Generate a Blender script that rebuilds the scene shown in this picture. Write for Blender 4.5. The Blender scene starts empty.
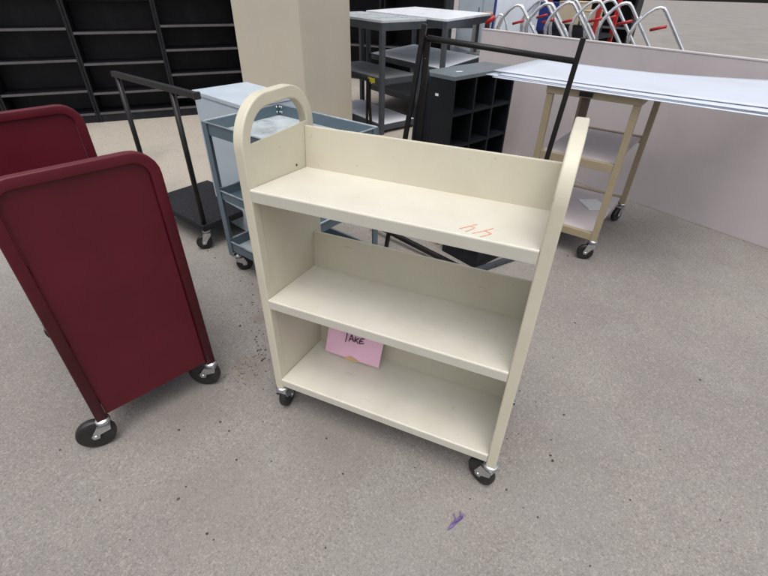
import bpy, bmesh, math, random
from mathutils import Vector, Matrix
random.seed(7)
S = bpy.context.scene
COL = S.collection
PI = math.pi

# ---------------------------------------------------------------- materials
def mat(name, col, rough=.5, metal=0., var=.08, vscale=9., spots=None, spot_amt=.0, spot_scale=60.,
        bump=.0, bscale=200., spec=.5, dirt=None, dirt_amt=0., dirt_scale=4., scratch=0.):
    m = bpy.data.materials.new(name); m.use_nodes = True
    nt = m.node_tree; N = nt.nodes; L = nt.links
    b = N['Principled BSDF']
    b.inputs['Roughness'].default_value = rough; b.inputs['Metallic'].default_value = metal
    b.inputs['Specular IOR Level'].default_value = spec
    tc = N.new('ShaderNodeTexCoord')
    n1 = N.new('ShaderNodeTexNoise'); n1.inputs['Scale'].default_value = vscale; n1.inputs['Detail'].default_value = 6
    L.new(tc.outputs['Object'], n1.inputs['Vector'])
    r = N.new('ShaderNodeMapRange'); r.inputs['From Min'].default_value = .3; r.inputs['From Max'].default_value = .7
    r.inputs['To Min'].default_value = 1 - var; r.inputs['To Max'].default_value = 1 + var
    L.new(n1.outputs['Fac'], r.inputs['Value'])
    mul = N.new('ShaderNodeMix'); mul.data_type = 'RGBA'; mul.blend_type = 'MULTIPLY'; mul.inputs['Factor'].default_value = 1
    mul.inputs[6].default_value = (*col, 1); L.new(r.outputs['Result'], mul.inputs[7])
    out = mul.outputs[2]
    def blend(color, amt, scale, lo, hi, det=8):
        nonlocal out
        n = N.new('ShaderNodeTexNoise'); n.inputs['Scale'].default_value = scale; n.inputs['Detail'].default_value = det
        n.inputs['Roughness'].default_value = .65
        L.new(tc.outputs['Object'], n.inputs['Vector'])
        q = N.new('ShaderNodeMapRange'); q.inputs['From Min'].default_value = lo; q.inputs['From Max'].default_value = hi
        q.inputs['To Max'].default_value = amt
        L.new(n.outputs['Fac'], q.inputs['Value'])
        x = N.new('ShaderNodeMix'); x.data_type = 'RGBA'
        L.new(q.outputs['Result'], x.inputs['Factor']); L.new(out, x.inputs[6]); x.inputs[7].default_value = (*color, 1)
        out = x.outputs[2]
    if dirt: blend(dirt, dirt_amt, dirt_scale, .48, .72)
    if scratch:
        mpn = N.new('ShaderNodeMapping'); mpn.inputs['Rotation'].default_value = (.5, .3, .7); mpn.inputs['Scale'].default_value = (4, 150, 70)
        L.new(tc.outputs['Object'], mpn.inputs['Vector'])
        ns = N.new('ShaderNodeTexNoise'); ns.inputs['Scale'].default_value = 1.; ns.inputs['Detail'].default_value = 2
        L.new(mpn.outputs[0], ns.inputs['Vector'])
        q = N.new('ShaderNodeMapRange'); q.inputs['From Min'].default_value = .735; q.inputs['From Max'].default_value = .77; q.inputs['To Max'].default_value = scratch
        L.new(ns.outputs['Fac'], q.inputs['Value'])
        x = N.new('ShaderNodeMix'); x.data_type = 'RGBA'; L.new(q.outputs['Result'], x.inputs['Factor']); L.new(out, x.inputs[6])
        x.inputs[7].default_value = (col[0]*.45, col[1]*.42, col[2]*.38, 1); out = x.outputs[2]
    if spots: blend(spots, spot_amt, spot_scale, .66, .74, 3)
    L.new(out, b.inputs['Base Color'])
    # roughness variation
    rr = N.new('ShaderNodeMapRange'); rr.inputs['To Min'].default_value = max(.02, rough - .08); rr.inputs['To Max'].default_value = min(1, rough + .1)
    L.new(n1.outputs['Fac'], rr.inputs['Value']); L.new(rr.outputs['Result'], b.inputs['Roughness'])
    if bump:
        n3 = N.new('ShaderNodeTexNoise'); n3.inputs['Scale'].default_value = bscale; n3.inputs['Detail'].default_value = 3
        L.new(tc.outputs['Object'], n3.inputs['Vector'])
        bp = N.new('ShaderNodeBump'); bp.inputs['Strength'].default_value = bump; bp.inputs['Distance'].default_value = .002
        L.new(n3.outputs['Fac'], bp.inputs['Height']); L.new(bp.outputs['Normal'], b.inputs['Normal'])
    return m

M = {}
M['cream'] = mat('cream_paint', (.555, .525, .42), .34, var=.03, vscale=5, spots=(.20, .17, .12), spot_amt=.38, spot_scale=75,
                 dirt=(.44, .40, .31), dirt_amt=.32, dirt_scale=6, scratch=.5, bump=.10, bscale=420)
M['cream_worn'] = mat('cream_paint_worn', (.61, .592, .515), .30, var=.04, vscale=7, spots=(.33, .29, .22), spot_amt=.5, spot_scale=48,
                 dirt=(.54, .50, .41), dirt_amt=.45, dirt_scale=9, scratch=.75, bump=.10, bscale=420)
M['maroon'] = mat('maroon_paint', (.090, .005, .013), .42, var=.10, vscale=4, dirt=(.05, .004, .008), dirt_amt=.5, dirt_scale=5, bump=.08, bscale=300, spec=.35, scratch=.7)
M['rubber'] = mat('black_rubber', (.012, .012, .012), .45, var=.2, vscale=30, dirt=(.05, .045, .04), dirt_amt=.35, dirt_scale=30)
M['zinc'] = mat('zinc_plate', (.62, .64, .66), .32, 1., var=.12, vscale=30, dirt=(.30, .27, .24), dirt_amt=.45, dirt_scale=40)
M['chrome'] = mat('chrome_tube', (.80, .82, .84), .07, 1., var=.05, dirt=(.45, .42, .38), dirt_amt=.25, dirt_scale=14)
M['steelblue'] = mat('blue_grey_paint', (.085, .125, .155), .38, var=.08, vscale=8, dirt=(.16, .19, .21), dirt_amt=.4, dirt_scale=10)
M['steelpale'] = mat('worn_tray_paint', (.44, .49, .51), .34, var=.14, vscale=14, dirt=(.17, .20, .22), dirt_amt=.9, dirt_scale=9, spots=(.40, .20, .15), spot_amt=.7, spot_scale=20)
M['wornlitrim'] = mat('worn_lit_rim_paint', (.24, .29, .32), .35, var=.2, vscale=25, dirt=(.45, .48, .50), dirt_amt=.8, dirt_scale=12)  # worn rim paint, lightened to carry the whitish edge highlight
M['palecab'] = mat('pale_blue_paint', (.46, .53, .60), .35, var=.04, dirt=(.36, .42, .47), dirt_amt=.3, dirt_scale=5)
M['tan'] = mat('tan_paint', (.49, .45, .37), .45, var=.06, vscale=2.5, dirt=(.42, .37, .29), dirt_amt=.6, dirt_scale=2.5)
M['tanframe'] = mat('tan_frame_paint', (.34, .28, .185), .45, var=.08, dirt=(.22, .18, .12), dirt_amt=.5, dirt_scale=9)
M['brownmetal'] = mat('brown_metal', (.05, .035, .025), .5, var=.2)
M['blackshelf'] = mat('black_shelf_paint', (.008, .008, .012), .45, var=.2, vscale=6, spec=.3, dirt=(.03, .03, .035), dirt_amt=.5, dirt_scale=5)
M['blackedge'] = mat('dusty_shelf_edge', (.085, .08, .085), .55, var=.15, dirt=(.13, .12, .12), dirt_amt=.5, dirt_scale=15)
M['cubby'] = mat('black_laminate', (.006, .008, .011), .45, var=.12, spec=.22, spots=(.35, .35, .35), spot_amt=.0, dirt=(.018, .021, .026), dirt_amt=.5, dirt_scale=7)
M['cubbytop'] = mat('dusty_black_laminate', (.10, .125, .14), .32, var=.12, dirt=(.16, .18, .19), dirt_amt=.5, dirt_scale=6)
M['blackmetal'] = mat('black_tube', (.010, .009, .009), .36, var=.2, vscale=20, spec=.35)
M['carpet'] = mat('black_carpet', (.018, .018, .022), .95, var=.35, vscale=90, spec=.2, bump=.9, bscale=260, dirt=(.05, .05, .055), dirt_amt=.4, dirt_scale=50)
M['benchtop'] = mat('grey_bench_top', (.48, .52, .55), .28, var=.06, dirt=(.36, .39, .41), dirt_amt=.4, dirt_scale=3)
M['benchwhite'] = mat('white_bench_top', (.78, .81, .86), .3, var=.05, dirt=(.62, .66, .70), dirt_amt=.4, dirt_scale=4)
M['benchdark'] = mat('dark_grey_frame', (.045, .052, .062), .42, var=.15, dirt=(.07, .075, .08), dirt_amt=.5, dirt_scale=10)
M['benchmid'] = mat('dusty_grey_shelf', (.17, .175, .185), .4, var=.15, dirt=(.26, .26, .26), dirt_amt=.6, dirt_scale=6)
M['mauve'] = mat('pale_mauve_laminate', (.56, .51, .52), .5, var=.03, vscale=3, dirt=(.40, .355, .36), dirt_amt=.4, dirt_scale=2)
M['foam'] = mat('pale_plastic_sheet', (.55, .59, .67), .35, var=.06, vscale=3, dirt=(.42, .49, .62), dirt_amt=.5, dirt_scale=3)
M['pink'] = mat('pink_paper', (.80, .50, .64), .85, var=.04, vscale=12, spec=.2)
M['ink'] = mat('black_marker', (.012, .008, .02), .7)
M['tape'] = mat('masking_tape', (.58, .40, .20), .6, var=.1, vscale=40)
M['orange'] = mat('orange_marker', (.84, .42, .32), .6, var=.25, vscale=90)
M['orangebox'] = mat('orange_card', (.50, .20, .04), .6)
M['red'] = mat('red_paint', (.36, .012, .014), .4, var=.1)
M['white'] = mat('white_paint', (.72, .74, .76), .5, var=.05)
M['blue'] = mat('blue_plastic', (.02, .04, .20), .35, var=.1)
M['paleblue'] = mat('pale_blue_board', (.72, .78, .86), .45, var=.04)
M['cardboard'] = mat('cardboard', (.34, .20, .12), .8, var=.1)
M['cartonpale'] = mat('pale_cardboard', (.50, .42, .30), .8, var=.1)
M['yellow'] = mat('yellow_sticker', (.55, .47, .03), .5, var=.25, vscale=60)
M['petal'] = mat('purple_petal', (.11, .075, .20), .55, var=.35, vscale=120)
M['crumb'] = mat('dry_leaf_crumbs', (.085, .05, .035), .8, var=.6, vscale=30)
M['grit'] = mat('dark_grit', (.035, .028, .026), .8, var=.5, vscale=30)
M['grey'] = mat('grey_plastic', (.20, .20, .21), .5, var=.1)

def ground_material():
    m = bpy.data.materials.new('weathered_concrete'); m.use_nodes = True
    nt = m.node_tree; N = nt.nodes; L = nt.links; b = N['Principled BSDF']
    tc = N.new('ShaderNodeTexCoord')
    def noise(sc, det=5, rough=.6, dist=0):
        n = N.new('ShaderNodeTexNoise'); n.inputs['Scale'].default_value = sc; n.inputs['Detail'].default_value = det
        n.inputs['Roughness'].default_value = rough; n.inputs['Distortion'].default_value = dist
        L.new(tc.outputs['Object'], n.inputs['Vector']); return n.outputs['Fac']
    def mr(v, a, b_, c, d):
        r = N.new('ShaderNodeMapRange'); r.inputs['From Min'].default_value = a; r.inputs['From Max'].default_value = b_
        r.inputs['To Min'].default_value = c; r.inputs['To Max'].default_value = d; L.new(v, r.inputs['Value']); return r.outputs['Result']
    def mix(f, a, c, mode='MIX'):
        x = N.new('ShaderNodeMix'); x.data_type = 'RGBA'; x.blend_type = mode
        if isinstance(f, (int, float)): x.inputs['Factor'].default_value = f
        else: L.new(f, x.inputs['Factor'])
        for k, v in ((6, a), (7, c)):
            if isinstance(v, tuple): x.inputs[k].default_value = (*v, 1)
            else: L.new(v, x.inputs[k])
        return x.outputs[2]
    base = mix(mr(noise(1.1, 6), .35, .65, 0, 1), (.203, .189, .178), (.248, .234, .219))
    # pale, tan, dusty areas far from the carts
    gd = N.new('ShaderNodeVectorMath'); gd.operation = 'DISTANCE'; L.new(tc.outputs['Object'], gd.inputs[0]); gd.inputs[1].default_value = (-2.4, 3.4, 0)
    pm_ = N.new('ShaderNodeMath'); pm_.operation = 'MULTIPLY_ADD'; L.new(noise(1.6, 6, .65), pm_.inputs[0]); pm_.inputs[1].default_value = 3.0; L.new(gd.outputs['Value'], pm_.inputs[2])
    base = mix(mr(pm_.outputs[0], 3.2, 4.6, .75, 0), base, (.40, .36, .30))
    base = mix(mr(noise(7, 7, .7, .6), .52, .74, 0, .22), base, (.235, .210, .198))
    # greenish-grey cement patches
    base = mix(mr(noise(3.1, 5, .6), .55, .68, 0, .35), base, (.275, .275, .255))
    # aggregate
    v = N.new('ShaderNodeTexVoronoi'); v.inputs['Scale'].default_value = 400; L.new(tc.outputs['Object'], v.inputs['Vector'])
    sp = N.new('ShaderNodeSeparateColor'); L.new(v.outputs['Color'], sp.inputs['Color'])
    g = mr(sp.outputs[0], 0, 1, .80, 1.20)
    base = mix(1, base, g, 'MULTIPLY')
    v2 = N.new('ShaderNodeTexVoronoi'); v2.inputs['Scale'].default_value = 170; L.new(tc.outputs['Object'], v2.inputs['Vector'])
    sp2 = N.new('ShaderNodeSeparateColor'); L.new(v2.outputs['Color'], sp2.inputs['Color'])
    base = mix(mr(sp2.outputs[1], .86, .92, 0, .20), base, (.52, .46, .42))
    base = mix(mr(sp2.outputs[2], .90, .95, 0, .38), base, (.13, .105, .10))
    base = mix(1, base, mr(noise(120, 4, .75), .3, .7, .90, 1.10), 'MULTIPLY')
    # stains: dark drops
    base = mix(mr(noise(26, 2, .5), .735, .76, 0, .5), base, (.09, .075, .07))
    # brown-red dried stains
    base = mix(mr(noise(15, 3, .6), .70, .76, 0, .45), base, (.17, .10, .085))
    base = mix(mr(noise(.9, 3, .55, 1.2), .54, .70, 0, .30), base, (.185, .165, .155))
    base = mix(mr(noise(2.2, 8, .72, .5), .56, .70, 0, .22), base, (.32, .305, .285))
    mp_ = N.new('ShaderNodeMapping'); mp_.inputs['Rotation'].default_value = (0, 0, .6); mp_.inputs['Scale'].default_value = (.8, 30, 1)
    L.new(tc.outputs['Object'], mp_.inputs['Vector'])
    ns = N.new('ShaderNodeTexNoise'); ns.inputs['Scale'].default_value = 1.3; ns.inputs['Detail'].default_value = 5; ns.inputs['Distortion'].default_value = .4
    L.new(mp_.outputs[0], ns.inputs['Vector'])
    base = mix(mr(ns.outputs['Fac'], .66, .74, 0, .16), base, (.10, .09, .085))
    for (px, py, rad, colr, am) in STAINS_AND_SHADE:  # local stains, plus cart shadows painted into the concrete colour
        gd = N.new('ShaderNodeVectorMath'); gd.operation = 'DISTANCE'; L.new(tc.outputs['Object'], gd.inputs[0]); gd.inputs[1].default_value = (px, py, 0)
        q_ = N.new('ShaderNodeMath'); q_.operation = 'MULTIPLY_ADD'; L.new(noise(14, 6, .7), q_.inputs[0]); q_.inputs[1].default_value = rad*1.6; L.new(gd.outputs['Value'], q_.inputs[2])
        base = mix(mr(q_.outputs[0], rad*1.1, rad*1.9, am, 0), base, colr)
    L.new(base, b.inputs['Base Color'])
    b.inputs['Roughness'].default_value = .88; b.inputs['Specular IOR Level'].default_value = .3
    bp = N.new('ShaderNodeBump'); bp.inputs['Strength'].default_value = .55; bp.inputs['Distance'].default_value = .0015
    add = N.new('ShaderNodeMath'); add.operation = 'ADD'; L.new(noise(260, 4, .7), add.inputs[0]); L.new(v.outputs['Distance'], add.inputs[1])
    L.new(add.outputs[0], bp.inputs['Height']); L.new(bp.outputs['Normal'], b.inputs['Normal'])
    return m

# ---------------------------------------------------------------- mesh builder
class MB:
    def __init__(s): s.bm = bmesh.new(); s.mats = []
    def _mi(s, m):
        if m is None: return 0
        if m not in s.mats: s.mats.append(m)
        return s.mats.index(m)
    def poly(s, verts, faces, m=None, smooth=False):
        vs = [s.bm.verts.new(v) for v in verts]; mi = s._mi(m); fs = []
        for f in faces:
            try: ff = s.bm.faces.new([vs[i] for i in f]); ff.material_index = mi; ff.smooth = smooth; fs.append(ff)
            except ValueError: pass
        return vs, fs
    def box(s, x0, x1, y0, y1, z0, z1, bev=.002, m=None, T=None):
        vs = [(x, y, z) for x in (x0, x1) for y in (y0, y1) for z in (z0, z1)]
        if T: vs = [T @ Vector(v) for v in vs]
        F = [(0,1,3,2),(4,6,7,5),(0,4,5,1),(2,3,7,6),(0,2,6,4),(1,5,7,3)]
        v, f = s.poly(vs, F, m)
        if bev:
            e = list({e for ff in f for e in ff.edges})
            bmesh.ops.bevel(s.bm, geom=e, offset=bev, segments=2, profile=.6, affect='EDGES', material=-1)
        return s
    def quadslab(s, p, z0, z1, bev=.002, m=None):
        """p: four (x,y) corners counter-clockwise."""
        n = len(p)
        vs = [(x, y, z0) for x, y in p] + [(x, y, z1) for x, y in p]
        F = [tuple(range(n))[::-1], tuple(range(n, 2*n))] + [(i, (i+1) % n, n+(i+1) % n, n+i) for i in range(n)]
        v, f = s.poly(vs, F, m)
        if bev:
            e = list({e for ff in f for e in ff.edges})
            bmesh.ops.bevel(s.bm, geom=e, offset=bev, segments=2, profile=.6, affect='EDGES', material=-1)
        return s
    def bar(s, a, b, w, h, up=(0,0,1), bev=.002, m=None):
        a, b = Vector(a), Vector(b); d = (b-a); ln = d.length; d.normalize()
        side = d.cross(Vector(up)); side.normalize(); u = side.cross(d)
        T = Matrix((( side.x, d.x, u.x, a.x), (side.y, d.y, u.y, a.y), (side.z, d.z, u.z, a.z), (0,0,0,1)))
        return s.box(-w/2, w/2, 0, ln, -h/2, h/2, bev, m, T)
    def sweep(s, pts, prof, side, m=None, caps=True, smooth=True):
        """sweep closed 2-D profile (a,b) along pts; a runs along the fixed side axis, b along the in-plane normal."""
        side = Vector(side).normalized(); pts = [Vector(p) for p in pts]; rings = []
        for i, p in enumerate(pts):
            t = (pts[min(i+1, len(pts)-1)] - pts[max(i-1, 0)]).normalized()
            n = side.cross(t).normalized()
            k = 1.
            if 0 < i < len(pts)-1:
                c = (pts[i]-pts[i-1]).normalized().dot(t); k = 1/max(.5, c)
            rings.append([s.bm.verts.new(p + side*a + n*b*k) for a, b in prof])
        mi = s._mi(m); K = len(prof)
        for r0, r1 in zip(rings, rings[1:]):
            for j in range(K):
                f = s.bm.faces.new((r0[j], r0[(j+1) % K], r1[(j+1) % K], r1[j])); f.smooth = smooth; f.material_index = mi
        if caps:
            for r in (rings[0][::-1], rings[-1]):
                f = s.bm.faces.new(r); f.material_index = mi
        return s
    def tube(s, pts, r, seg=12, m=None, side=None):
        pts = [Vector(p) for p in pts]
        if side is None:
            d = (pts[-1]-pts[0]).normalized(); side = Vector((0,0,1)) if abs(d.z) < .9 else Vector((1,0,0))
            side = (side - d*side.dot(d)).normalized()
            if len(pts) > 2:
                for p in pts[1:-1]:
                    c = d.cross(p-pts[0])
                    if c.length > 1e-4: side = c.normalized(); break
        prof = [(r*math.cos(2*PI*k/seg), r*math.sin(2*PI*k/seg)) for k in range(seg)]
        return s.sweep(pts, prof, side, m)
    def lathe(s, o, axis, prof, seg=28, m=None, smooth=True):
        """prof: (distance along axis, radius)."""
        o = Vector(o); ax = Vector(axis).normalized()
        u = ax.orthogonal().normalized(); w = ax.cross(u); rings = []; mi = s._mi(m)
        for d, r in prof:
            rings.append([s.bm.verts.new(o + ax*d + (u*math.cos(2*PI*k/seg) + w*math.sin(2*PI*k/seg))*max(r, 1e-4)) for k in range(seg)])
        for r0, r1 in zip(rings, rings[1:]):
            for j in range(seg):
                f = s.bm.faces.new((r0[j], r0[(j+1) % seg], r1[(j+1) % seg], r1[j])); f.smooth = smooth; f.material_index = mi
        for r in (rings[0][::-1], rings[-1]):
            f = s.bm.faces.new(r); f.material_index = mi
        return s
    def build(s, name, m, parent=None, loc=(0,0,0), rot=None):
        bmesh.ops.recalc_face_normals(s.bm, faces=s.bm.faces)
        me = bpy.data.meshes.new(name)
        s.bm.to_mesh(me); s.bm.free()
        for k in (s.mats or [m]): me.materials.append(M[k] if isinstance(k, str) else k)
        o = bpy.data.objects.new(name, me); COL.objects.link(o)
        o.location = loc
        if rot: o.rotation_euler = rot
        if parent: o.parent = parent
        return o

def thing(name, label, cat, loc=(0,0,0), rz=0., group=None):
    o = bpy.data.objects.new(name, None); COL.objects.link(o); o.location = loc; o.rotation_euler = (0, 0, rz)
    o.empty_display_size = .1
    o['label'] = label; o['category'] = cat
    if group: o['group'] = group
    return o
def tag(o, label, cat, group=None):
    o['label'] = label; o['category'] = cat
    if group: o['group'] = group
    return o
def copy_tree(o, parent=None):
    c = o.copy(); COL.objects.link(c); c.parent = parent
    for ch in [x for x in bpy.data.objects if x.parent == o]: copy_tree(ch, c)
    return c
def rrect(w, h, r, n=3):
    P = []
    for cx, cy, a0 in ((w/2-r, h/2-r, 0), (-w/2+r, h/2-r, 90), (-w/2+r, -h/2+r, 180), (w/2-r, -h/2+r, 270)):
        for k in range(n+1):
            a = math.radians(a0 + 90*k/n); P.append((cx + r*math.cos(a), cy + r*math.sin(a)))
    return P
def arc(c, r, a0, a1, n, fn):
    return [fn(c[0] + r*math.cos(math.radians(a0+(a1-a0)*k/n)), c[1] + r*math.sin(math.radians(a0+(a1-a0)*k/n))) for k in range(n+1)]
def sheet(prof, th, x0, x1, o, b, n, mb, m=None):
    """bent sheet metal: polyline (along b, along n) given thickness th, extruded along x."""
    P = [Vector(p) for p in prof]; L = []; R = []
    for i, p in enumerate(P):
        t = (P[min(i+1, len(P)-1)] - P[max(i-1, 0)]).normalized(); q = Vector((-t.y, t.x))
        L.append(p + q*0); R.append(p - q*th)
    ring = L + R[::-1]; o, b, n = Vector(o), Vector(b), Vector(n); K = len(ring)
    A = [o + b*p.x + n*p.y + Vector((x0,0,0)) for p in ring]; B = [a + Vector((x1-x0,0,0)) for a in A]
    nn = len(L); F = []
    for i in range(nn-1):
        F += [(i, i+1, K-2-i, K-1-i), (K+i, K+K-1-i, K+K-2-i, K+i+1)]
    for i in range(K): F.append((i, K+i, K+(i+1) % K, (i+1) % K))
    mb.poly(A+B, F, m)
    return mb

# ---------------------------------------------------------------- camera (pose recovered from the photograph)
CX, CY, CZ, YAW, PITCH, ROLL, F = .7564, -.8614, 1.3414, -.4032, .6122, .0194, 440.4
fw = Vector((math.sin(YAW)*math.cos(PITCH), math.cos(YAW)*math.cos(PITCH), -math.sin(PITCH)))
r0 = Vector((math.cos(YAW), -math.sin(YAW), 0)); u0 = r0.cross(fw)
R2 = r0*math.cos(ROLL) + u0*math.sin(ROLL); U2 = -r0*math.sin(ROLL) + u0*math.cos(ROLL)
cam = bpy.data.cameras.new('camera'); co = bpy.data.objects.new('camera', cam); COL.objects.link(co)
co.matrix_world = Matrix(((R2.x, U2.x, -fw.x, CX), (R2.y, U2.y, -fw.y, CY), (R2.z, U2.z, -fw.z, CZ), (0,0,0,1)))
cam.sensor_width = 36; cam.lens = F/768*36; cam.clip_start = .02; cam.clip_end = 500
S.camera = co
EYE = Vector((CX, CY, CZ))
def ray(u, v): return fw + R2*((u-384)/F) + U2*((288-v)/F)
def hit(u, v, p0, n):                       # where a line of sight measured on the photo meets a real surface
    d = ray(u, v); n = Vector(n); return EYE + d*((Vector(p0)-EYE).dot(n)/d.dot(n))
def gpt(u, v, z=0): return hit(u, v, (0,0,z), (0,0,1))

# ---------------------------------------------------------------- ground
mb = MB(); G = 60
mb.poly([(-G,-G,0),(G,-G,0),(G,G,0),(-G,G,0)], [(0,1,2,3)])
STAINS_AND_SHADE = [(p_.x, p_.y, r_, c_, a_) for p_, r_, c_, a_ in (
    (gpt(248, 368), .10, (.16, .115, .095), .4), (gpt(262, 318), .05, (.16, .10, .09), .4), (gpt(185, 400), .22, (.16, .145, .135), .5),  # brown stains; the last patch paints the shadow at the maroon truck's foot
    (gpt(560, 505), .20, (.25, .25, .235), .28), (gpt(400, 560), .22, (.25, .25, .235), .25), (gpt(575, 260), .16, (.15, .135, .13), .45),  # pale cement patches; the last one paints shade under the tan cart
    (gpt(340, 430), .25, (.185, .17, .155), .45), (gpt(585, 430), .16, (.22, .22, .208), .25), (gpt(220, 500), .22, (.19, .175, .165), .35))]  # first patch paints the shadow below the cream cart's front edge
ground = mb.build('ground', ground_material()); ground['kind'] = 'structure'

# ---------------------------------------------------------------- casters
def caster(parent, loc, ang, h, r, wt=.026, name='caster', forkw=None, light=True):
    """swivel caster hanging from a leg end at height h (loc.z of the parent plane = 0). ang: direction the wheel trails towards."""
    fwid = forkw or wt+.010
    tr = r*.55; a = ang; T = Matrix.Rotation(a, 4, 'Z')
    mb = MB()
    mb.lathe((0,0,0), (0,0,-1), [(-.012,.011),(0,.011),(.0,.021),(.004,.024),(.012,.024),(.016,.020),(.020,.017),(.024,.010)], 24)
    ax_z = -(h-r); top = -.020
    for s_ in (-1, 1):
        y0 = s_*fwid/2; y1 = y0 + s_*.0025
        o2 = [(-.020, top), (.022, top), (tr+.013, ax_z+.004), (tr+.009, ax_z-.010), (tr-.009, ax_z-.010), (tr-.014, ax_z+.006), (-.016, top-.020)]
        n = len(o2)
        vs = [T @ Vector((x, y0, z)) for x, z in o2] + [T @ Vector((x, y1, z)) for x, z in o2]
        mb.poly(vs, [tuple(range(n)), tuple(range(n, 2*n))[::-1]] + [(i, (i+1) % n, n+(i+1) % n, n+i) for i in range(n)])
    mb.box(-.020, .022, -fwid/2-.0025, fwid/2+.0025, top-.003, top, .001, T=T)
    ax = T @ Vector((0,1,0)); c = T @ Vector((tr, 0, ax_z))
    mb.lathe(c - ax*(fwid/2+.006), ax, [(0,.006),(.003,.007),(fwid+.009,.007),(fwid+.012,.005)], 12)
    f = mb.build(name, M['zinc'], parent, loc)
    w = MB(); hw = wt/2
    w.lathe(c - ax*hw, ax, [(0,r*.70),(0,r*.90),(hw*.25,r*.975),(hw*.7,r),(hw*1.3,r),(hw*1.75,r*.975),(hw*2,r*.90),(hw*2,r*.70)], 40, m='rubber')
    w.lathe(c - ax*(hw-.004), ax, [(0,.0),(0,r*.72),(wt-.008,r*.72),(wt-.008,0)], 32, m='rubber')
    w.lathe(c - ax*(hw+.002), ax, [(0,.0),(0,r*.26),(.002,r*.30),(wt+.002,r*.30),(wt+.004,r*.26)], 20, m='blackmetal')
    w.build('wheel', None, f)
    return f

# ================================================================ CREAM BOOK CART (main subject)
W, D = .74, .275
ZT, ZM, ZB = .883, .5223, .1718
LT, LH, LD, LB = .030, .034, .335, .118
cart = thing('book_cart', 'cream metal book cart with three shelves, rounded end handles and pink note', 'book cart')
def bracket(x):
    """inverted-U end frame of flat tube, front leg to rear leg"""
    y0, y1, zt, R = LH/2, LD-LH/2, 1.102-LH/2, .105
    P = [(x, y0, LB), (x, y0, .5), (x, y0, zt-R)]
    P += arc((y0+R, zt-R), R, 180, 90, 24, lambda a, b: (x, a, b))[1:]
    P += arc((y1-R, zt-R), R, 90, 0, 24, lambda a, b: (x, a, b))
    P += [(x, y1, .5), (x, y1, LB)]
    return MB().sweep(P, rrect(LT, LH, .0042, 3), (1,0,0), smooth=False)
for x in (-LT/2, W+LT/2):
    fr = bracket(x).build('end_frame', M['cream'], cart)
    sgn = 1 if x < 0 else -1; xi = 0 if x < 0 else W
    xs = xi - sgn*.0015
    MB().box(min(xs, xs-sgn*.003), max(xs, xs-sgn*.003), LH-.002, LD-LH+.002, .13, .992, .0008).build('side_panel', M['cream'], fr)
    # two screw heads in the panel
    for yy, zz in ((.225, ZT-.017),):
        MB().lathe((xs, yy, zz+.012), (sgn,0,0), [(0,.004),(.0015,.0035),(.002,.001)], 10).build('screw', M['brownmetal'], fr)
for zz, ph, ta, wm in ((ZT, .124, .095, 'cream_worn'), (ZM, .131, .097, 'cream_worn'), (ZB, .150, .115, 'cream_worn')):
    b = (0, math.cos(ta), -math.sin(ta)); n = (0, math.sin(ta), math.cos(ta))
    mb = MB(); r = .004
    prof = [(.020, -.036), (.0080, -.037), (.0072, -.0362), (0, -r-.001)] + [(r-r*math.cos(math.radians(k)), -r+r*math.sin(math.radians(k))) for k in (25, 50, 75)] + [(r, 0), (D, 0)]
    sheet(prof, .002, .0006, W-.0006, (0,0,zz), b, n, mb)
    sh = mb.build('shelf', M[wm], cart)
    mb = MB()
    h = .008
    prof = [(D-.0005, -.030), (D-.0005, ph-.003), (D+.0005, ph-.0005), (D+.003, ph), (D+h-.002, ph), (D+h, ph-.002), (D+h, ph-.022)]
    sheet(prof, .0016, .0002, W-.0002, (0,0,zz), b, n, mb)
    mb.build('back_panel', M['cream'], cart)
    if zz == ZT:
        # orange marker scrawl on the top shelf: 44
        mk = MB(); P0 = Vector((0,0,zz)) ; nn = Vector(n)
        for st in ([(459.5,228.8),(468,226.8),(476.5,224.6)], [(470.5,226.3),(474.5,228.0),(471,229.8),(466,231.5)],
                   [(472,233.6),(482,231.6),(492.5,228.8)], [(485,230.9),(491,234.0),(486.5,235.4),(480.5,236.8)]):
            pts = [hit(u, v, P0, nn) + nn*.0012 for u, v in st]
            for p, q in zip(pts, pts[1:]): mk.bar(p, q + (q-p)*.06, .0026, .0006, up=nn, bev=0)
        mk.build('marker_scrawl', M['orange'], sh)
for x, y, a in ((W+LT/2, LH/2, math.radians(152)), (-LT/2, LH/2, math.radians(100)),
                (W+LT/2, LD-LH/2, math.radians(120)), (-LT/2, LD-LH/2, math.radians(80))):
    caster(cart, (x, y, LB), a, LB, .049, .027)

# pink sign leaning on the lowest back panel
pap = thing('paper_sign', 'pink paper sheet with handwritten TAKE leaning on the bottom shelf of the cream cart', 'paper sign', (.055, .213, .152))
a0 = Vector((0,0,0)); dn = Vector((0, .062, .170)).normalized(); wdt = .228; hgt = .182
nrm = Vector((0,-dn.z, dn.y))
pm = MB(); nx, nz = 12, 8; vs = []; fs = []
for j in range(nz+1):
    for i in range(nx+1):
        u = i/nx; t = j/nz
        p = Vector((u*wdt + t*.006, 0, 0)) + dn*(t*hgt) + nrm*(.0035*math.sin(u*3.0)*(1-t) + .005*math.sin(u*7+t*5)*t*(1-t)*2)
        vs.append(p)
for j in range(nz):
    for i in range(nx):
        k = j*(nx+1)+i; fs.append((k, k+1, k+nx+2, k+nx+1))
pm.poly(vs, fs, smooth=False)
po = pm.build('sheet', M['pink'], pap)
md = po.modifiers.new('s', 'SOLIDIFY'); md.thickness = .0005
wr = MB(); PO = Vector(pap.location)
def pz(u, v): return (320+u/10.667, 322+(v+12)/10.667)
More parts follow.
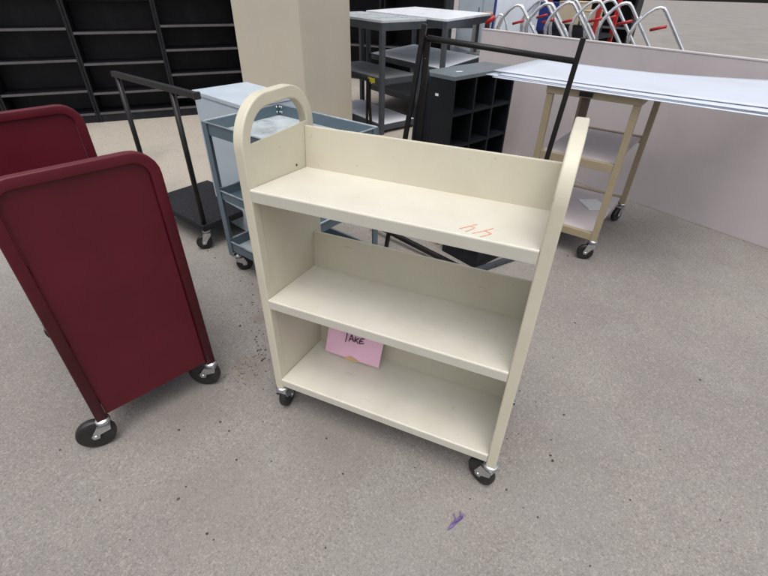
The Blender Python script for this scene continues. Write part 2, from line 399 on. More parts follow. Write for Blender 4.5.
for st in ([(300,92),(292,140),(279,192)], [(272,78),(332,90)], [(316,188),(330,152),(346,118),(354,150),(364,192)], [(326,165),(360,168)],
           [(388,140),(382,170),(376,198)], [(424,158),(398,172),(382,176),(400,192),(416,216)],
           [(482,166),(450,162),(434,176),(428,200),(432,216),(474,213)], [(430,190),(462,190)]):
    pts = [hit(*pz(u, v), PO, nrm) - PO + nrm*.0062 for u, v in st]
    for p, q in zip(pts, pts[1:]): wr.bar(p, q + (q-p)*.05, .0036, .0005, up=nrm, bev=0)
wr.build('handwriting', M['ink'], pap)
tp = MB(); pts = [hit(*pz(u, v), PO, nrm) - PO + nrm*.0060 for u, v in [(262,386),(286,352),(330,348),(402,388),(424,410),(360,408)]]
tp.poly(pts, [tuple(range(6))]); tp.build('tape', M['tape'], pap)

# ================================================================ MAROON CART (left)
e1 = Vector((-.37, -.93, 0)).normalized()          # along its end panel, towards the viewer's side
RZ = math.atan2(e1.y, e1.x)
red = thing('book_truck', 'dark maroon metal book truck with solid end panel on large caster', 'book truck', (-.332, .018, 0), RZ)
# local x runs along the end panel, local y away from the body (+x side of the world)
PW = .42; PH = .93
P = [(0.016, 0, .118), (.016, 0, PH-.06)] + arc((.016+.06, PH-.06), .06, 180, 90, 6, lambda a, b: (a, 0, b))[1:] + \
    arc((PW-.016-.06, PH-.06), .06, 90, 0, 6, lambda a, b: (a, 0, b)) + [(PW-.016, 0, .118)]
MB().sweep(P, rrect(.026, .032, .005), (0,1,0)).build('end_frame', M['maroon'], red)
MB().box(.033, PW-.033, -.004, .0, .125, PH-.014, .001).build('end_panel', M['maroon'], red)
for z0 in (.16, .42, .68):
    MB().box(.02, PW-.02, -.70, -.014, z0, z0+.028, .003).build('shelf', M['maroon'], red)
P2 = [(x, -.714, z) for x, y, z in P]
MB().sweep(P2, rrect(.026, .032, .005), (0,1,0)).build('end_frame', M['maroon'], red)
MB().box(.033, PW-.033, -.716, -.712, .125, PH-.014, .001).build('end_panel', M['maroon'], red)
for x, y, a in ((.016, 0, math.radians(203)-RZ), (PW-.016, 0, math.radians(230)-RZ), (.016, -.714, math.radians(150)), (PW-.016, -.714, math.radians(170))):
    caster(red, (x, y, .118), a, .118, .060, .028)

# ================================================================ BLACK PLATFORM TRUCK (left, behind)
n_, l_, b_ = Vector((-1.089,.804,0)), Vector((-1.666,.96,0)), Vector((-1.524,1.331,0))
ex = (l_-n_).normalized(); plat = thing('platform_truck', 'black carpeted platform truck with tube push handle behind the maroon truck', 'platform truck', n_, math.atan2(ex.y, ex.x))
# local x from near corner to left corner, local -y to the back
MB().box(0, .60, -.42, 0, .125, .165, .006).build('deck', M['carpet'], plat)
hd = MB(); hd.tube([(.02,-.02,.15),(.02,-.02,.885)], .014); hd.tube([(.58,-.02,.15),(.58,-.02,.885)], .014)
hd.box(-.190, .62, -.034, -.006, .875, .903, .003)
hd.build('push_handle', M['blackmetal'], plat)
MB().box(-.207, -.189, -.036, -.004, .873, .905, .002).build('end_cap', M['rubber'], plat)
for x, y, a in ((.03, -.03, 60), (.56, -.04, 160), (.03, -.38, 120), (.56, -.38, 140)):
    caster(plat, (x, y, .125), math.radians(a), .125, .045, .024)

# ================================================================ BLUE-GREY UTILITY CART
A0 = Vector((-.822, .700, 0)); eB = Vector((.108, .43, 0)).normalized()
eL = Vector((eB.y, -eB.x, 0))                      # long axis, to the right
ut = thing('utility_cart', 'blue grey steel tray cart directly behind the cream cart', 'utility cart', A0, math.atan2(eL.y, eL.x))
UL, UW = .66, .45                                   # local x long, local y back
for z0, dh, mt in ((.745, .055, 'steelpale'), (.43, .045, 'steelblue'), (.135, .055, 'steelpale')):
    mb = MB()
    mb.box(.004, UL-.004, .004, UW-.004, z0, z0+.003, 0)
    t = mb.build('tray', M[mt], ut)
    rm = MB(); th = .0025; rm._mi('steelblue')
    rm.box(.003, UL-.003, .003, .003+th, z0-.001, z0+dh, .0006); rm.box(.003, UL-.003, UW-.003-th, UW-.003, z0-.001, z0+dh, .0006)
    rm.box(.003, .003+th, .006, UW-.006, z0-.001, z0+dh, .0006); rm.box(UL-.003-th, UL-.003, .006, UW-.006, z0-.001, z0+dh, .0006)
    # rolled top edge, worn, with its pale highlight painted in
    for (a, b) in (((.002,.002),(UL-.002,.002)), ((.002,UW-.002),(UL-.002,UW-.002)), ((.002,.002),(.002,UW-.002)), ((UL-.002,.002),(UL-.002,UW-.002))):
        rm.tube([(a[0], a[1], z0+dh), (b[0], b[1], z0+dh)], .0045, 8, m='wornlitrim')
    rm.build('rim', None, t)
for lx, ly, sx, sy in ((0,0,1,1), (UL,0,-1,1), (0,UW,1,-1), (UL,UW,-1,-1)):
    mb = MB(); w = .034; th = .003
    mb.box(min(lx, lx+sx*w), max(lx, lx+sx*w), min(ly-sy*th, ly), max(ly-sy*th, ly), .10, .80, .0008)
    mb.box(min(lx-sx*th, lx), max(lx-sx*th, lx), min(ly-sy*th, ly+sy*w), max(ly-sy*th, ly+sy*w), .10, .80, .0008)
    mb.build('corner_post', M['steelblue'], ut)
bl = MB()
for zz in (.765, .79):
    for k in (.016, .030): bl.lathe((k, UW-.006, zz), (0,-1,0), [(0,.006),(.004,.006),(.006,.003)], 8)
    bl.lathe((.006, UW-.02, zz), (1,0,0), [(0,.006),(.004,.006),(.006,.003)], 8)
bl.build('bolt', M['zinc'], ut)
for x, y, a in ((.03, .03, 60), (UL-.03, .03, 40), (.03, UW-.03, 100), (UL-.03, UW-.03, 60)):
    caster(ut, (x, y, .105), math.radians(a), .105, .045, .024)

# ================================================================ PALE BLUE CABINET
wn, wb = Vector((-1.321,1.176,0)), Vector((-1.213,1.503,0))
wx = Vector((-.504+1.321, .89-1.176, 0)).normalized()
wc = thing('cabinet', 'pale blue metal cabinet with plain top behind the tray cart', 'cabinet', wn, math.atan2(wx.y, wx.x))
MB().box(0, .50, 0, .35, .02, .782, .003).build('body', M['palecab'], wc)
MB().box(-.004, .504, -.006, .354, .784, .806, .003).build('top', M['palecab'], wc)
MB().box(.010, .490, -.003, -.0005, .06, .770, .001).build('front_panel', M['palecab'], wc)

# ================================================================ TALL TAN CABINET
tm = Vector((-1.45, 2.55, 0)); tx = Vector((-.66, .07, 0)); 
tc_ = thing('tall_cabinet', 'tall plain tan metal cabinet beside the grey work tables', 'cabinet', tm, math.atan2(-tx.y, -tx.x))
# local x to the right with the near right corner at 0
MB().box(-.725, -.002, .002, .70, .0, 1.95, .004).build('body', M['tan'], tc_)
MB().box(-.0015, .0015, .012, .69, .02, 1.93, .0008).build('side_panel', M['tan'], tc_)
MB().box(-.720, -.008, -.003, .0012, .05, 1.92, .001).build('front_panel', M['tan'], tc_)

# ================================================================ BLACK BOOKCASES (far left)
fR = Vector((-2.98, 3.64, 0)); fd = Vector((-.62, -.655, 0)).normalized()
def bookcase(label, off, wd, dz, hgt=1.95):
    o = thing('bookcase', label, 'bookcase', fR + fd*off, math.atan2(-fd.y, -fd.x), 'black bookcases standing in a row')
    # local +x points right along the front, origin is the right front foot; back is local +y
    for x0 in (-wd, -.022):
        MB().box(x0, x0+.022, 0, .30, 0, hgt, .002).build('upright', M['blackshelf'], o)
    MB().box(-wd+.022, -.022, .285, .297, .02, hgt-.01, 0).build('back_panel', M['blackshelf'], o)
    for z in dz:
        s_ = MB().box(-wd+.0225, -.0225, .006, .284, z-.022, z, .0015).build('shelf', M['blackshelf'], o)
        MB().box(-wd+.0225, -.0225, .001, .0055, z-.022, z, .001).build('edge_strip', M['blackedge'], s_)
    MB().box(-wd+.0225, -.0225, .012, .03, .0, .085, .001).build('plinth', M['blackshelf'], o)
    return o
zs = (.10, .215, .445, .685, .91, 1.20, 1.5, 1.80, 1.93)
bookcase('black bookcase with empty shelves right beside the tall tan cabinet', 0, .80, zs)
bookcase('black bookcase second from the tall tan cabinet, empty shelves', .805, .80, (.10, .30, .58, .86, 1.15, 1.45, 1.75, 1.93))
bookcase('black bookcase third from the tall tan cabinet, at the picture edge', 1.61, .80, (.10, .33, .62, .90, 1.2, 1.5, 1.93))
bookcase('black bookcase fourth from the tall tan cabinet, leftmost of the row', 2.415, .80, (.10, .33, .62, .90, 1.2, 1.5, 1.93))

# ================================================================ GREY WORK TABLES
def work_table(name, label, N_, Rr, Ll, zt, shelves, top, legw=.045, sticker=False):
    N_, Rr, Ll = Vector((*N_,0)), Vector((*Rr,0)), Vector((*Ll,0)); a = Rr-N_; b = Ll-N_
    o = thing(name, label, 'work table', (N_.x, N_.y, 0)); 
    def q(i, j, ins=0):
        an, bn = a.normalized(), b.normalized()
        return ((a*i + b*j + an*ins*(1-2*i) + bn*ins*(1-2*j)).x, (a*i + b*j + an*ins*(1-2*i) + bn*ins*(1-2*j)).y)
    MB().quadslab([q(0,0), q(1,0), q(1,1), q(0,1)], zt-.022, zt, .003).build('tabletop', M[top], o)
    ap = MB()
    for (i0, j0, i1, j1) in ((0,0,1,0),(1,0,1,1),(1,1,0,1),(0,1,0,0)):
        p, r = q(i0, j0, .012), q(i1, j1, .012)
        ap.bar((p[0], p[1], zt-.055), (r[0], r[1], zt-.055), .02, .063, bev=.002)
    ap.build('apron', M['benchdark'], o)
    for i, j in ((0,0),(1,0),(1,1),(0,1)):
        p = q(i, j, legw*.55)
        MB().bar((p[0], p[1], 0), (p[0], p[1], zt-.0225), legw, legw, up=a, bev=.003).build('leg', M['benchdark'], o)
    for z, m_ in shelves:
        sh = MB().quadslab([q(0,0,.052), q(1,0,.052), q(1,1,.052), q(0,1,.052)], z-.012, z, .002).build('lower_shelf', M[m_], o)
        rl = MB()
        for (i0, j0, i1, j1) in ((0,0,1,0),(1,0,1,1),(1,1,0,1),(0,1,0,0)):
            p, r = q(i0, j0, .04), q(i1, j1, .04)
            rl.bar((p[0], p[1], z-.03), (r[0], r[1], z-.03), .02, .055, bev=.002)
        rl.build('shelf_rail', M['benchdark'], sh)
    return o, q
tA, qA = work_table('work_table', 'grey topped steel work table with dusty middle shelf and yellow sticker, nearest the tan cabinet',
                    (-1.14,3.42), (-.885,3.92), (-2.14,4.02), 1.03, ((.53,'benchmid'), (.09,'benchwhite')), 'benchtop')
p = qA(0, .22, .027)
mbs = MB(); e_ = (Vector((-2.14,4.02,0))-Vector((-1.14,3.42,0))).normalized(); nn_ = Vector((e_.y, -e_.x, 0)) * (1 if Vector((e_.y, -e_.x, 0)).dot(EYE-Vector((-1.14,3.42,0))) > 0 else -1)
c_ = e_*.14 + nn_*-.018; 
mbs.bar((c_.x, c_.y, .500), (c_.x+e_.x*.12, c_.y+e_.y*.12, .500), .003, .042, bev=.0005); mbs.build('sticker', M['yellow'], tA)
work_table('work_table', 'white topped steel work table with white lower shelf standing behind the black cubby shelf',
           (-.655,3.84), (-.50,5.05), (-1.86,4.58), 1.038, ((.60,'benchwhite'), (.25,'benchmid')), 'benchwhite')
work_table('work_table', 'dark steel table half hidden behind the white topped work table',
           (-1.75,5.9), (-.95,6.5), (-2.5,6.9), .86, ((.45,'benchmid'),), 'benchdark')
# A-shaped folding trestle under table A
tr_ = thing('trestle', 'small black folding trestle standing beneath the grey topped work table', 'trestle', (-1.33, 3.50, 0))
mb = MB(); mb.bar((-.02,.02,.0), (.0,.0,.50), .022, .022); mb.bar((.055,-.02,.0), (.005,0,.50), .022, .022); mb.build('leg', M['blackmetal'], tr_)
mb = MB(); mb.bar((-.42,.30,.0), (-.38,.26,.50), .022, .022); mb.bar((-.33,.24,.0), (-.38,.26,.50), .022, .022); mb.build('leg', M['blackmetal'], tr_)
mb = MB(); mb.bar((.01,0,.505), (-.40,.27,.505), .03, .02); mb.build('top_rail', M['blackmetal'], tr_)

# ================================================================ BLACK CUBBY SHELF
cn, cl, cr = Vector((-.116,2.348,0)), Vector((-.40,2.49,0)), Vector((.185,3.02,0))
cx_ = (cr-cn).normalized(); cu = thing('cubby_shelf', 'black laminate cubby shelf with three columns of open cubes and dusty top', 'cubby shelf', cn, math.atan2(cx_.y, cx_.x))
CL, CD = .735, .31                                   # local x along the front, local y to the back-left
MB().box(-.004, CL+.004, -.004, CD, .775, .80, .0015).build('top', M['cubbytop'], cu)
for k in range(4):
    x = k*(CL-.02)/3
    MB().box(x, x+.02, 0, CD-.012, 0, .774, .001).build('divider' if k in (1, 2) else 'side_panel', M['cubby'], cu)
    if k < 3:
        for z in (.05, .29, .53):
            s_ = MB().box(x+.0205, x+(CL-.02)/3-.0005, .001, CD-.013, z, z+.02, .001).build('shelf', M['cubby'], cu)
MB().box(.001, CL-.001, CD-.011, CD-.003, .01, .774, 0).build('back_panel', M['cubby'], cu)
MB().box(-.0025, -.0005, .135, .165, .655, .672, .0005).build('label_scrap', M['white'], cu)
tag(MB().box(0, .05, 0, .02, 0, .002, .0005).build('paper_scrap', M['white'], None, tuple(cn + cx_*.16 + Vector((-cx_.y, cx_.x, 0))*.12 + Vector((0,0,.8005))), (0,0,.7)),
    'small white paper scrap on top of the black cubby shelf', 'paper scrap')

# ================================================================ BLACK STAND (rail between two posts)
st = thing('garment_stand', 'black metal rail stand with two tall posts and splayed floor bars', 'rail stand', (.593, 1.536, 0))
o_ = Vector((.593, 1.536, 0))
def ls(*p): return Vector(p) - o_
MB().bar(ls(.593,1.536,.0), ls(.669,1.55,1.14), .030, .024, up=(1,0,0)).build('post', M['blackmetal'], st)
MB().bar(ls(-.148,1.278,.0), ls(.008,1.30,1.18), .022, .022, up=(1,0,0)).build('post', M['blackmetal'], st)
MB().tube([ls(.02,1.305,1.125), ls(.652,1.52,1.05)], .013).build('top_rail', M['blackmetal'], st)
MB().bar(ls(-.33,1.45,.06), ls(.37,1.20,.03), .026, .024).build('floor_bar', M['blackmetal'], st)
MB().bar(ls(.375,1.19,.02), ls(.62,1.53,.02), .026, .024).build('floor_bar', M['benchdark'], st)
mb = MB(); mb.bar(ls(.022,1.312,1.13), ls(-.01,1.345,.55), .012, .03, up=(1,0,0)); mb.build('strut', M['blackmetal'], st)
bag = MB()
pts = [(.012,1.335,1.00,.012), (.010,1.340,.93,.030), (.0,1.350,.80,.055), (-.005,1.355,.66,.062), (-.01,1.36,.55,.060), (-.012,1.362,.50,.03)]
rings = []
for x, y, z, w in pts:
    rings.append([bag.bm.verts.new(ls(x + w*.8*math.cos(t), y+.02 + w*.35*math.sin(t), z)) for t in [2*PI*k/14 for k in range(14)]])
for a_, b2 in zip(rings, rings[1:]):
    for j in range(14):
        f = bag.bm.faces.new((a_[j], a_[(j+1) % 14], b2[(j+1) % 14], b2[j])); f.smooth = True
bag.bm.faces.new(rings[0][::-1]); bag.bm.faces.new(rings[-1])
bo = bag.build('folded_sling', M['cubby'], None, tuple(o_)); tag(bo, 'black fabric sling hanging from the left post of the rail stand', 'sling')
hk = MB(); hk.tube([ls(.014,1.315,1.045), ls(.016,1.330,1.02), ls(.014,1.340,.99)], .006, 8); ho = hk.build('hook', M['zinc'], st)

# things on the ground glimpsed under the top shelf
bb = thing('storage_box', 'black box on the concrete under the rail of the black stand', 'box', (.165,1.405,0), math.atan2(-.13,.26))
mb = MB(); t_ = .006
mb.box(0,.265,0,.25,.0,.40,.002)
mb.build('tub', M['blackshelf'], bb)
MB().box(-.004,.269,-.004,.254,.401,.415,.002).build('lid', M['blackshelf'], bb)
oc = thing('carton', 'orange carton standing left of the black box on the concrete', 'carton', (.0,1.52,0), math.atan2(-.13,.26))
MB().box(0,.13,0,.16,0,.20,.002).build('body', M['orangebox'], oc)
MB().box(-.001,.131,.06,.10,.2005,.2015,0).build('packing_tape', M['tape'], oc)

# ================================================================ PALE MAUVE PANEL
mL, mR = Vector((-.235,3.53,0)), Vector((.731,2.999,0)); mx = (mR-mL).normalized()
mp = thing('display_panel', 'long pale mauve panel standing on edge behind the black cubby shelf', 'panel', mL, math.atan2(mx.y, mx.x))
MB().box(0, 2.80, 0, .045, .0, .992, .003).build('board', M['mauve'], mp)
MB().box(-.002, 2.802, -.002, .047, .993, 1.002, .001).build('edge_trim', M['mauve'], mp)

# ================================================================ TAN SHELF CART + SHEETS (right)
FL_, FR_ = Vector((.545,1.77,0)), Vector((.965,1.67,0)); kx = (FR_-FL_).normalized()
kt = thing('shelf_cart', 'tan metal shelf cart on casters under the pale plastic sheets', 'shelf cart', FL_, math.atan2(kx.y, kx.x))
KL, KD = .46, .70
for x, y in ((0,0),(KL-.034,0),(0,KD-.03),(KL-.034,KD-.03)):
    MB().box(x, x+.034, y, y+.03, .125, .862, .002).build('corner_post', M['tanframe'], kt)
rl = MB(); 
for y in (0, KD-.03): rl.box(-.004, KL+.004, y-.003, y+.033, .863, .902, .002)
for x in (-.003, KL-.033): rl.box(x, x+.036, .034, KD-.034, .863, .902, .002)
rl.build('top_rail', M['tanframe'], kt)
for z0, m_ in ((.545,'mauve'), (.145,'mauve')):
    s_ = MB().box(.036, KL-.036, .032, KD-.032, z0, z0+.016, .001).build('shelf', M[m_], kt)
    for y0 in (.001, KD-.030): MB().box(.0345, KL-.0345, y0, y0+.029, z0-.020, z0+.022, .002).build('shelf_edge', M['tanframe'], s_)
MB().box(.185, .222, -.006, .004+.02, .60, .862, .002).build('hinged_arm', M['brownmetal'], kt)
MB().box(.170, .235, -.018, -.004, .872, .892, .002).build('latch', M['blackmetal'], kt)
for x, y, a in ((KL-.017, .015, 200), (.017, .015, 240), (KL-.017, KD-.015, 250), (.017, KD-.015, 210)):
    caster(kt, (x, y, .125), math.radians(a), .125, .046, .026)
tag(MB().box(0,.13,0,.16,0,.003,.0005).build('folded_paper', M['white'], None, (.93,2.02,.1625), (0,0,.5)),
    'folded white paper on the bottom shelf of the tan cart', 'paper')
# stack of sheets, gently bowed
def plastic_sheet(label, poly, z, bow, rz=0):
    mb = MB(); n = 14; A, B, C_, D_ = [Vector(p) for p in poly]; vs = []; fs = []
    for j in range(n+1):
        for i in range(n+1):
            u, t = i/n, j/n
            p = (A*(1-u)+B*u)*(1-t) + (D_*(1-u)+C_*u)*t
            vs.append((p.x, p.y, bow*((2*u-1)**2)*(.5+.5*t) + .004*math.sin(u*7+z*90)*t))
    for j in range(n):
        for i in range(n):
            k = j*(n+1)+i; fs.append((k, k+1, k+n+2, k+n+1))
    mb.poly(vs, fs, smooth=True)
    o = mb.build('plastic_sheet', M['foam'], None, (0,0,z)); md = o.modifiers.new('s', 'SOLIDIFY'); md.thickness = .0035; md.offset = 1
    tag(o, label, 'plastic sheet', 'pale plastic sheets stacked on the tan cart')
plastic_sheet('pale blue plastic sheet, lowest of the stack on the tan cart', [(.235,1.84),(1.55,1.47),(1.72,2.25),(.42,2.42)], .9035, .002)
plastic_sheet('plastic sheet second from the bottom of the stack on the tan cart', [(.19,1.87),(1.58,1.49),(1.74,2.27),(.44,2.46)], .9085, .003)
plastic_sheet('pale plastic sheet third from the bottom of the stack', [(.26,1.86),(1.52,1.50),(1.73,2.29),(.40,2.40)], .9140, .005)
plastic_sheet('pale plastic sheet on top of the stack on the tan cart', [(.22,1.93),(1.60,1.55),(1.76,2.32),(.40,2.44)], .9205, .009)

# ================================================================ CHROME HAND TRUCKS behind the mauve panel
def hand_truck(label, top, lean, red_grip=True):
    """chrome loop handle: short curved leg on the left, long straight leg sloping to the right, double tubes"""
    o = thing('hand_truck', label, 'hand truck', (top[0], top[1], 0), 0, 'chrome hand trucks behind the mauve panel')
    H = top[2]; fr = MB()
    for dy in (0, .055):
        P = [(-.10,dy+.02,.10), (-.12,dy+.01,H-.36), (-.145,dy,H-.26), (-.155,dy,H-.19), (-.130,dy,H-.115), (-.075,dy,H-.045), (-.03,dy,H-.012), (.0,dy,H-.004), (.028,dy,H-.008), (.052,dy,H-.030),
             (.085,dy,H-.072), (.36,dy-.02,H-.42), (.58,dy-.03,H-.72), (.66,dy-.03,.10)]
        fr.tube(P, .0125, 10, side=(0,1,0))
    fr.tube([(.383,-.02,H-.45),(.383,.035,H-.45)], .008, 8); fr.tube([(-.153,0,H-.2),(-.153,.055,H-.2)], .008, 8)
    fr.tube([(-.112,.02,.45),(.58,.0,.45)], .009, 8)
    fr.build('tube_frame', M['chrome'], o)
    MB().box(-.14, .68, -.16, .10, .03, .045, .002).build('toe_plate', M['zinc'], o)
    if red_grip: MB().tube([(-.02,.01,H-.150), (.08,-.03,H-.120)], .011, 10).build('grip', M['red'], o)
    for x in (-.12, .62):
        w = MB(); w.lathe((x-.015,.10,.09), (1,0,0), [(0,.05),(0,.085),(.006,.09),(.024,.09),(.03,.085),(.03,.05)], 28); w.build('wheel', M['rubber'], o)
    return o
hand_truck('leftmost full chrome hand truck loop, in front of the pale blue board', (-.045,4.0,1.166), 0)
hand_truck('second chrome hand truck loop, just right of the pale blue board', (.225,3.93,1.190), 0)
hand_truck('third chrome hand truck loop, in front of the tan carton', (.405,3.85,1.205), 0)
hand_truck('fourth chrome hand truck loop, beside the red upright', (.62,3.75,1.225), 0)
hand_truck('fifth chrome hand truck loop, right of the red upright', (.84,3.66,1.22), 0)
hand_truck('sixth and rightmost chrome hand truck loop behind the mauve panel', (1.08,3.55,1.20), 0)
hand_truck('chrome hand truck in the rear row, before the blue bin', (.12,4.32,1.205), 0)
hand_truck('chrome hand truck in the rear row, before the black tote', (.40,4.25,1.215), 0, False)
hand_truck('chrome hand truck in the rear row, rightmost of the three', (.72,4.12,1.225), 0)
# small loop, far left
sl = thing('luggage_cart', 'low thin chrome loop with red grip at the left end of the mauve panel', 'luggage cart', (-.20,4.1,0))
MB().tube([(-.055,0,.05),(-.055,0,1.0),(-.05,0,1.045),(-.025,0,1.078),(.0,0,1.08),(.03,0,1.06),(.055,0,1.02),(.08,0,.93),(.12,0,.05)], .009, 10, side=(0,1,0)).build('loop', M['chrome'], sl)
MB().tube([(-.135,0,1.00),(-.06,0,1.06)], .020, 10).build('grip', M['red'], sl)
MB().box(-.08,.14,-.12,.10,.02,.05,.003).build('base', M['blackmetal'], sl)

# ---- things beyond the hand trucks
bo_ = thing('pale_board', 'large pale blue board with blue edge leaning behind the hand trucks', 'board', (-.36,4.6,0), -.45)
MB().box(0, .50, 0, .03, 0, 1.6, .003).build('board', M['paleblue'], bo_)
MB().box(-.032, -.001, -.002, .034, 0, 1.6, .002).build('edge', M['blue'], bo_)
rk = thing('red_rack', 'red metal rack with black shelves behind the chrome hand trucks', 'rack', (-.12,5.0,0), -.35)
for x in (0, .78):
    for y in (0, .5): MB().box(x, x+.04, y, y+.035, 0, 1.7, .002).build('upright', M['red'], rk)
for z in (.25, .60, .86):
    MB().box(.0, .82, -.012, .55, z, z+.03, .002).build('shelf', M['blackshelf'], rk)
    MB().box(.0, .82, -.03, -.013, z-.02, z+.045, .002).build('beam', M['blackshelf'], rk)
RK = lambda x, y, z: tuple(Vector((-.12,5.0,0)) + Matrix.Rotation(-.35, 3, 'Z') @ Vector((x, y, z)))
def carton(name, label, cat, x, y, z, w, d, h, m, rz=-.35):
    o = thing(name, label, cat, RK(x, y, z), rz)
    MB().box(0, w, 0, d, 0, h, .004).build('body', M[m], o)
    MB().box(-.003, w+.003, -.003, d+.003, h+.001, h+.012, .002).build('lid', M[m], o)
    return o
carton('plastic_bin', 'deep blue plastic bin on the red rack left end', 'bin', .07, .06, .891, .22, .3, .26, 'blue')
carton('storage_tote', 'black storage tote under the pale tan carton on the red rack', 'tote', .36, .02, .891, .40, .3, .075, 'blackshelf')
carton('carton', 'pale tan carton on a black tote between the hand truck loops', 'carton', .36, .04, .979, .24, .28, .19, 'cartonpale', -.32)
carton('carton', 'small pale carton left of the right hand red upright', 'carton', .63, .03, .979, .11, .25, .12, 'cartonpale')
# pale partition and brown carton far behind the tables
pc = thing('locker', 'pale grey blue locker with brown carton in front behind the white work table', 'locker', (-1.55,7.4,0), -.1)
MB().box(0, 1.25, 0, .5, 0, 1.75, .006).build('body', M['palecab'], pc)
for k in range(3): 
    dd = MB().box(.02+k*.41, .41+k*.41, -.018, -.001, .1, 1.7, .003).build('door', M['palecab'], pc)
    MB().box(.36+k*.41, .375+k*.41, -.03, -.0185, .9, 1.0, .002).build('handle', M['zinc'], dd)
bd = thing('side_table', 'small brown topped table in front of the pale locker', 'side table', (-1.02,6.3,0), -.2)
MB().box(0,.62,0,.5,.93,.97,.004).build('tabletop', M['cardboard'], bd)
for x, y in ((.03,.03),(.57,.03),(.03,.45),(.57,.45)): MB().box(x-.02,x+.02,y-.02,y+.02,0,.929,.002).build('leg', M['benchmid'], bd)
MB().box(.02,.60,.02,.48,.45,.47,.002).build('lower_shelf', M['benchmid'], bd)
# dark wall of shelving behind tables
def dark_case(label, x, y, w, rz, h=1.9):
    o = thing('storage_rack', label, 'storage rack', (x, y, 0), rz, 'dark storage racks at the back')
    for a in (0, w-.03): MB().box(a, a+.03, 0, .4, 0, h, .002).build('upright', M['blackshelf'], o)
    MB().box(.031, w-.031, .38, .395, 0, h, 0).build('back_panel', M['blackshelf'], o)
    for z in (.12, .5, .88, 1.26, 1.64, h-.02):
        s_ = MB().box(.031, w-.031, .004, .379, z-.025, z, .001).build('shelf', M['blackshelf'], o)
        MB().box(.031, w-.031, -.001, .0035, z-.025, z, .001).build('edge_strip', M['blackedge'], s_)
    return o
dark_case('dark storage rack behind the grey topped work table', -3.45, 6.1, 1.1, .0)
dark_case('dark storage rack behind the white topped work table, second in the row', -2.33, 6.15, .95, .0)
dark_case('dark storage rack behind the red rack, at the right of the row', -.15, 6.6, 1.2, -.2)

# ================================================================ small litter on the concrete
gr = MB(); rnd = random.Random(3)
def fleck(mb, u, v, s, h=.002):
    c = gpt(u, v); n = rnd.randint(5, 7); a0 = rnd.random()*6
    P = [(c.x + s*rnd.uniform(.6,1.1)*math.cos(a0+2*PI*k/n), c.y + s*rnd.uniform(.5,1.1)*math.sin(a0+2*PI*k/n)) for k in range(n)]
    mb.quadslab(P, .0002, h, 0)
for u, v, s in ((326.5,438.5,.0045),(236.5,460,.004),(179,430,.005),(229,431,.004),(220.5,422,.005),(207,534,.005),(213.5,540,.0035),(325.5,548,.0035),
                (519.5,391,.0035),(535.5,402,.0035),(564,415,.0045),(550.5,455.5,.005),(552.5,461,.0065),(506.5,490,.004),(537.5,517.5,.0035),(523,508,.003),
                (470,499,.003),(415,468,.003),(518.5,434,.0035),(507,439,.003),(529.5,305.5,.004),(538,308,.005),(553,358,.003),(572,340,.003),
                (575,323,.005),(568,256,.006),(271.5,461.5,.003),(186,487,.003),(343,474,.004),(263,422,.003),(551,440,.003),(480,450,.002),(240,326,.006),(208,251,.006),(215,258,.006),
                (560,560,.002),(590,566,.003),(630,500,.004),(660,450,.003),(700,380,.005),(100,500,.004),(60,450,.004),(130,540,.003),(720,520,.003)):
    fleck(gr, u, v, s)
for k in range(110):
    fleck(gr, rnd.uniform(-20, 790), rnd.uniform(230, 580), rnd.uniform(.0006, .0018), .0012)
g = gr.build('grit', M['grit']); g['kind'] = 'stuff'; g['label'] = 'dark specks of grit on the concrete'; 
cr_ = MB()
for k in range(60):
    u = rnd.gauss(246, 13); v = rnd.gauss(372, 10)
    fleck(cr_, u, v, rnd.uniform(.0010, .0036), .0018)
for k in range(26):
    u = rnd.gauss(256, 9); v = rnd.gauss(316, 18)
    fleck(cr_, u, v, rnd.uniform(.0015, .0050), .0025)
for k in range(20): fleck(cr_, rnd.gauss(262, 3), rnd.gauss(354, 5), rnd.uniform(.002, .005), .0025)
for k in range(60): fleck(cr_, rnd.uniform(180, 290), rnd.uniform(300, 470), rnd.uniform(.0010, .0026), .002)
fleck(cr_, 178.5, 499, .006)
c2 = cr_.build('leaf_crumbs', M['crumb']); c2['kind'] = 'stuff'; c2['label'] = 'dry brown leaf crumbs between the maroon and cream carts'
pt = MB()
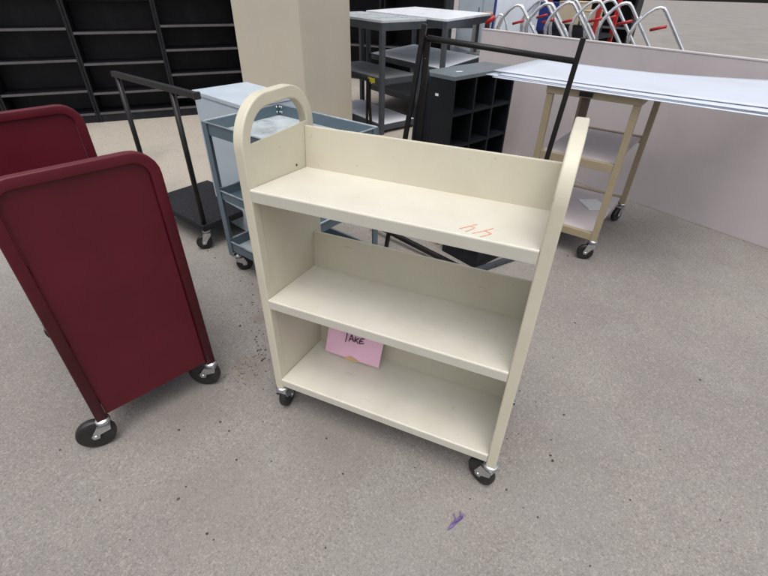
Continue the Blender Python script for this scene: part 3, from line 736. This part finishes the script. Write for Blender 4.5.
P = [(447.2,530.6),(451,525.5),(454.2,521),(457,518.6),(461,515.5),(463.8,516.2),(462.5,519.2),(459.5,521.5),(456.5,524),(452.5,528)]
vs = [gpt(u, v) for u, v in P]
top_ = [Vector((p.x, p.y, .0035 + .003*math.sin(i))) for i, p in enumerate(vs)]; n = len(P)
pt.poly([Vector((p.x, p.y, .0005)) for p in vs] + top_, [tuple(range(n))[::-1], tuple(range(n, 2*n))] + [(i, (i+1) % n, n+(i+1) % n, n+i) for i in range(n)])
def stem(a, b, w):
    A, B = gpt(*a), gpt(*b); pt.bar((A.x, A.y, .003), (B.x, B.y, .006), w, .003, bev=0)
stem((456,520.5),(453.5,514.5),.0022); stem((461,517),(460.2,512.5),.0025); stem((463,518),(463.2,514.5),.0035)
tag(pt.build('flower_petal', M['petal']), 'withered purple flower petal on the concrete in front of the cream cart', 'petal')

# ---------------------------------------------------------------- light
w = bpy.data.worlds.new('World'); S.world = w; w.use_nodes = True
nt = w.node_tree; bg = nt.nodes['Background']
sky = nt.nodes.new('ShaderNodeTexSky'); sky.sky_type = 'NISHITA'; sky.sun_disc = False
EL, AZ = math.radians(71), math.radians(152)          # azimuth measured from +y towards +x
sky.sun_elevation = EL; sky.sun_rotation = AZ; sky.air_density = 1.0; sky.dust_density = 6.0; sky.ozone_density = 1.0
hs = nt.nodes.new('ShaderNodeHueSaturation'); hs.inputs['Saturation'].default_value = .35
nt.links.new(sky.outputs[0], hs.inputs['Color']); nt.links.new(hs.outputs[0], bg.inputs['Color']); bg.inputs['Strength'].default_value = .15
sl_ = bpy.data.lights.new('sun', 'SUN'); sl_.energy = .7; sl_.angle = math.radians(60); sl_.color = (1, .96, .90)
so = bpy.data.objects.new('sun', sl_); COL.objects.link(so)
dirv = Vector((math.sin(AZ)*math.cos(EL), math.cos(AZ)*math.cos(EL), math.sin(EL)))
so.rotation_euler = dirv.to_track_quat('Z', 'Y').to_euler()
S.view_settings.view_transform = 'Standard'; S.view_settings.look = 'None'; S.view_settings.gamma = 1; S.view_settings.exposure = 0.34
S.view_settings.use_curve_mapping = False
S.render.engine = 'CYCLES'
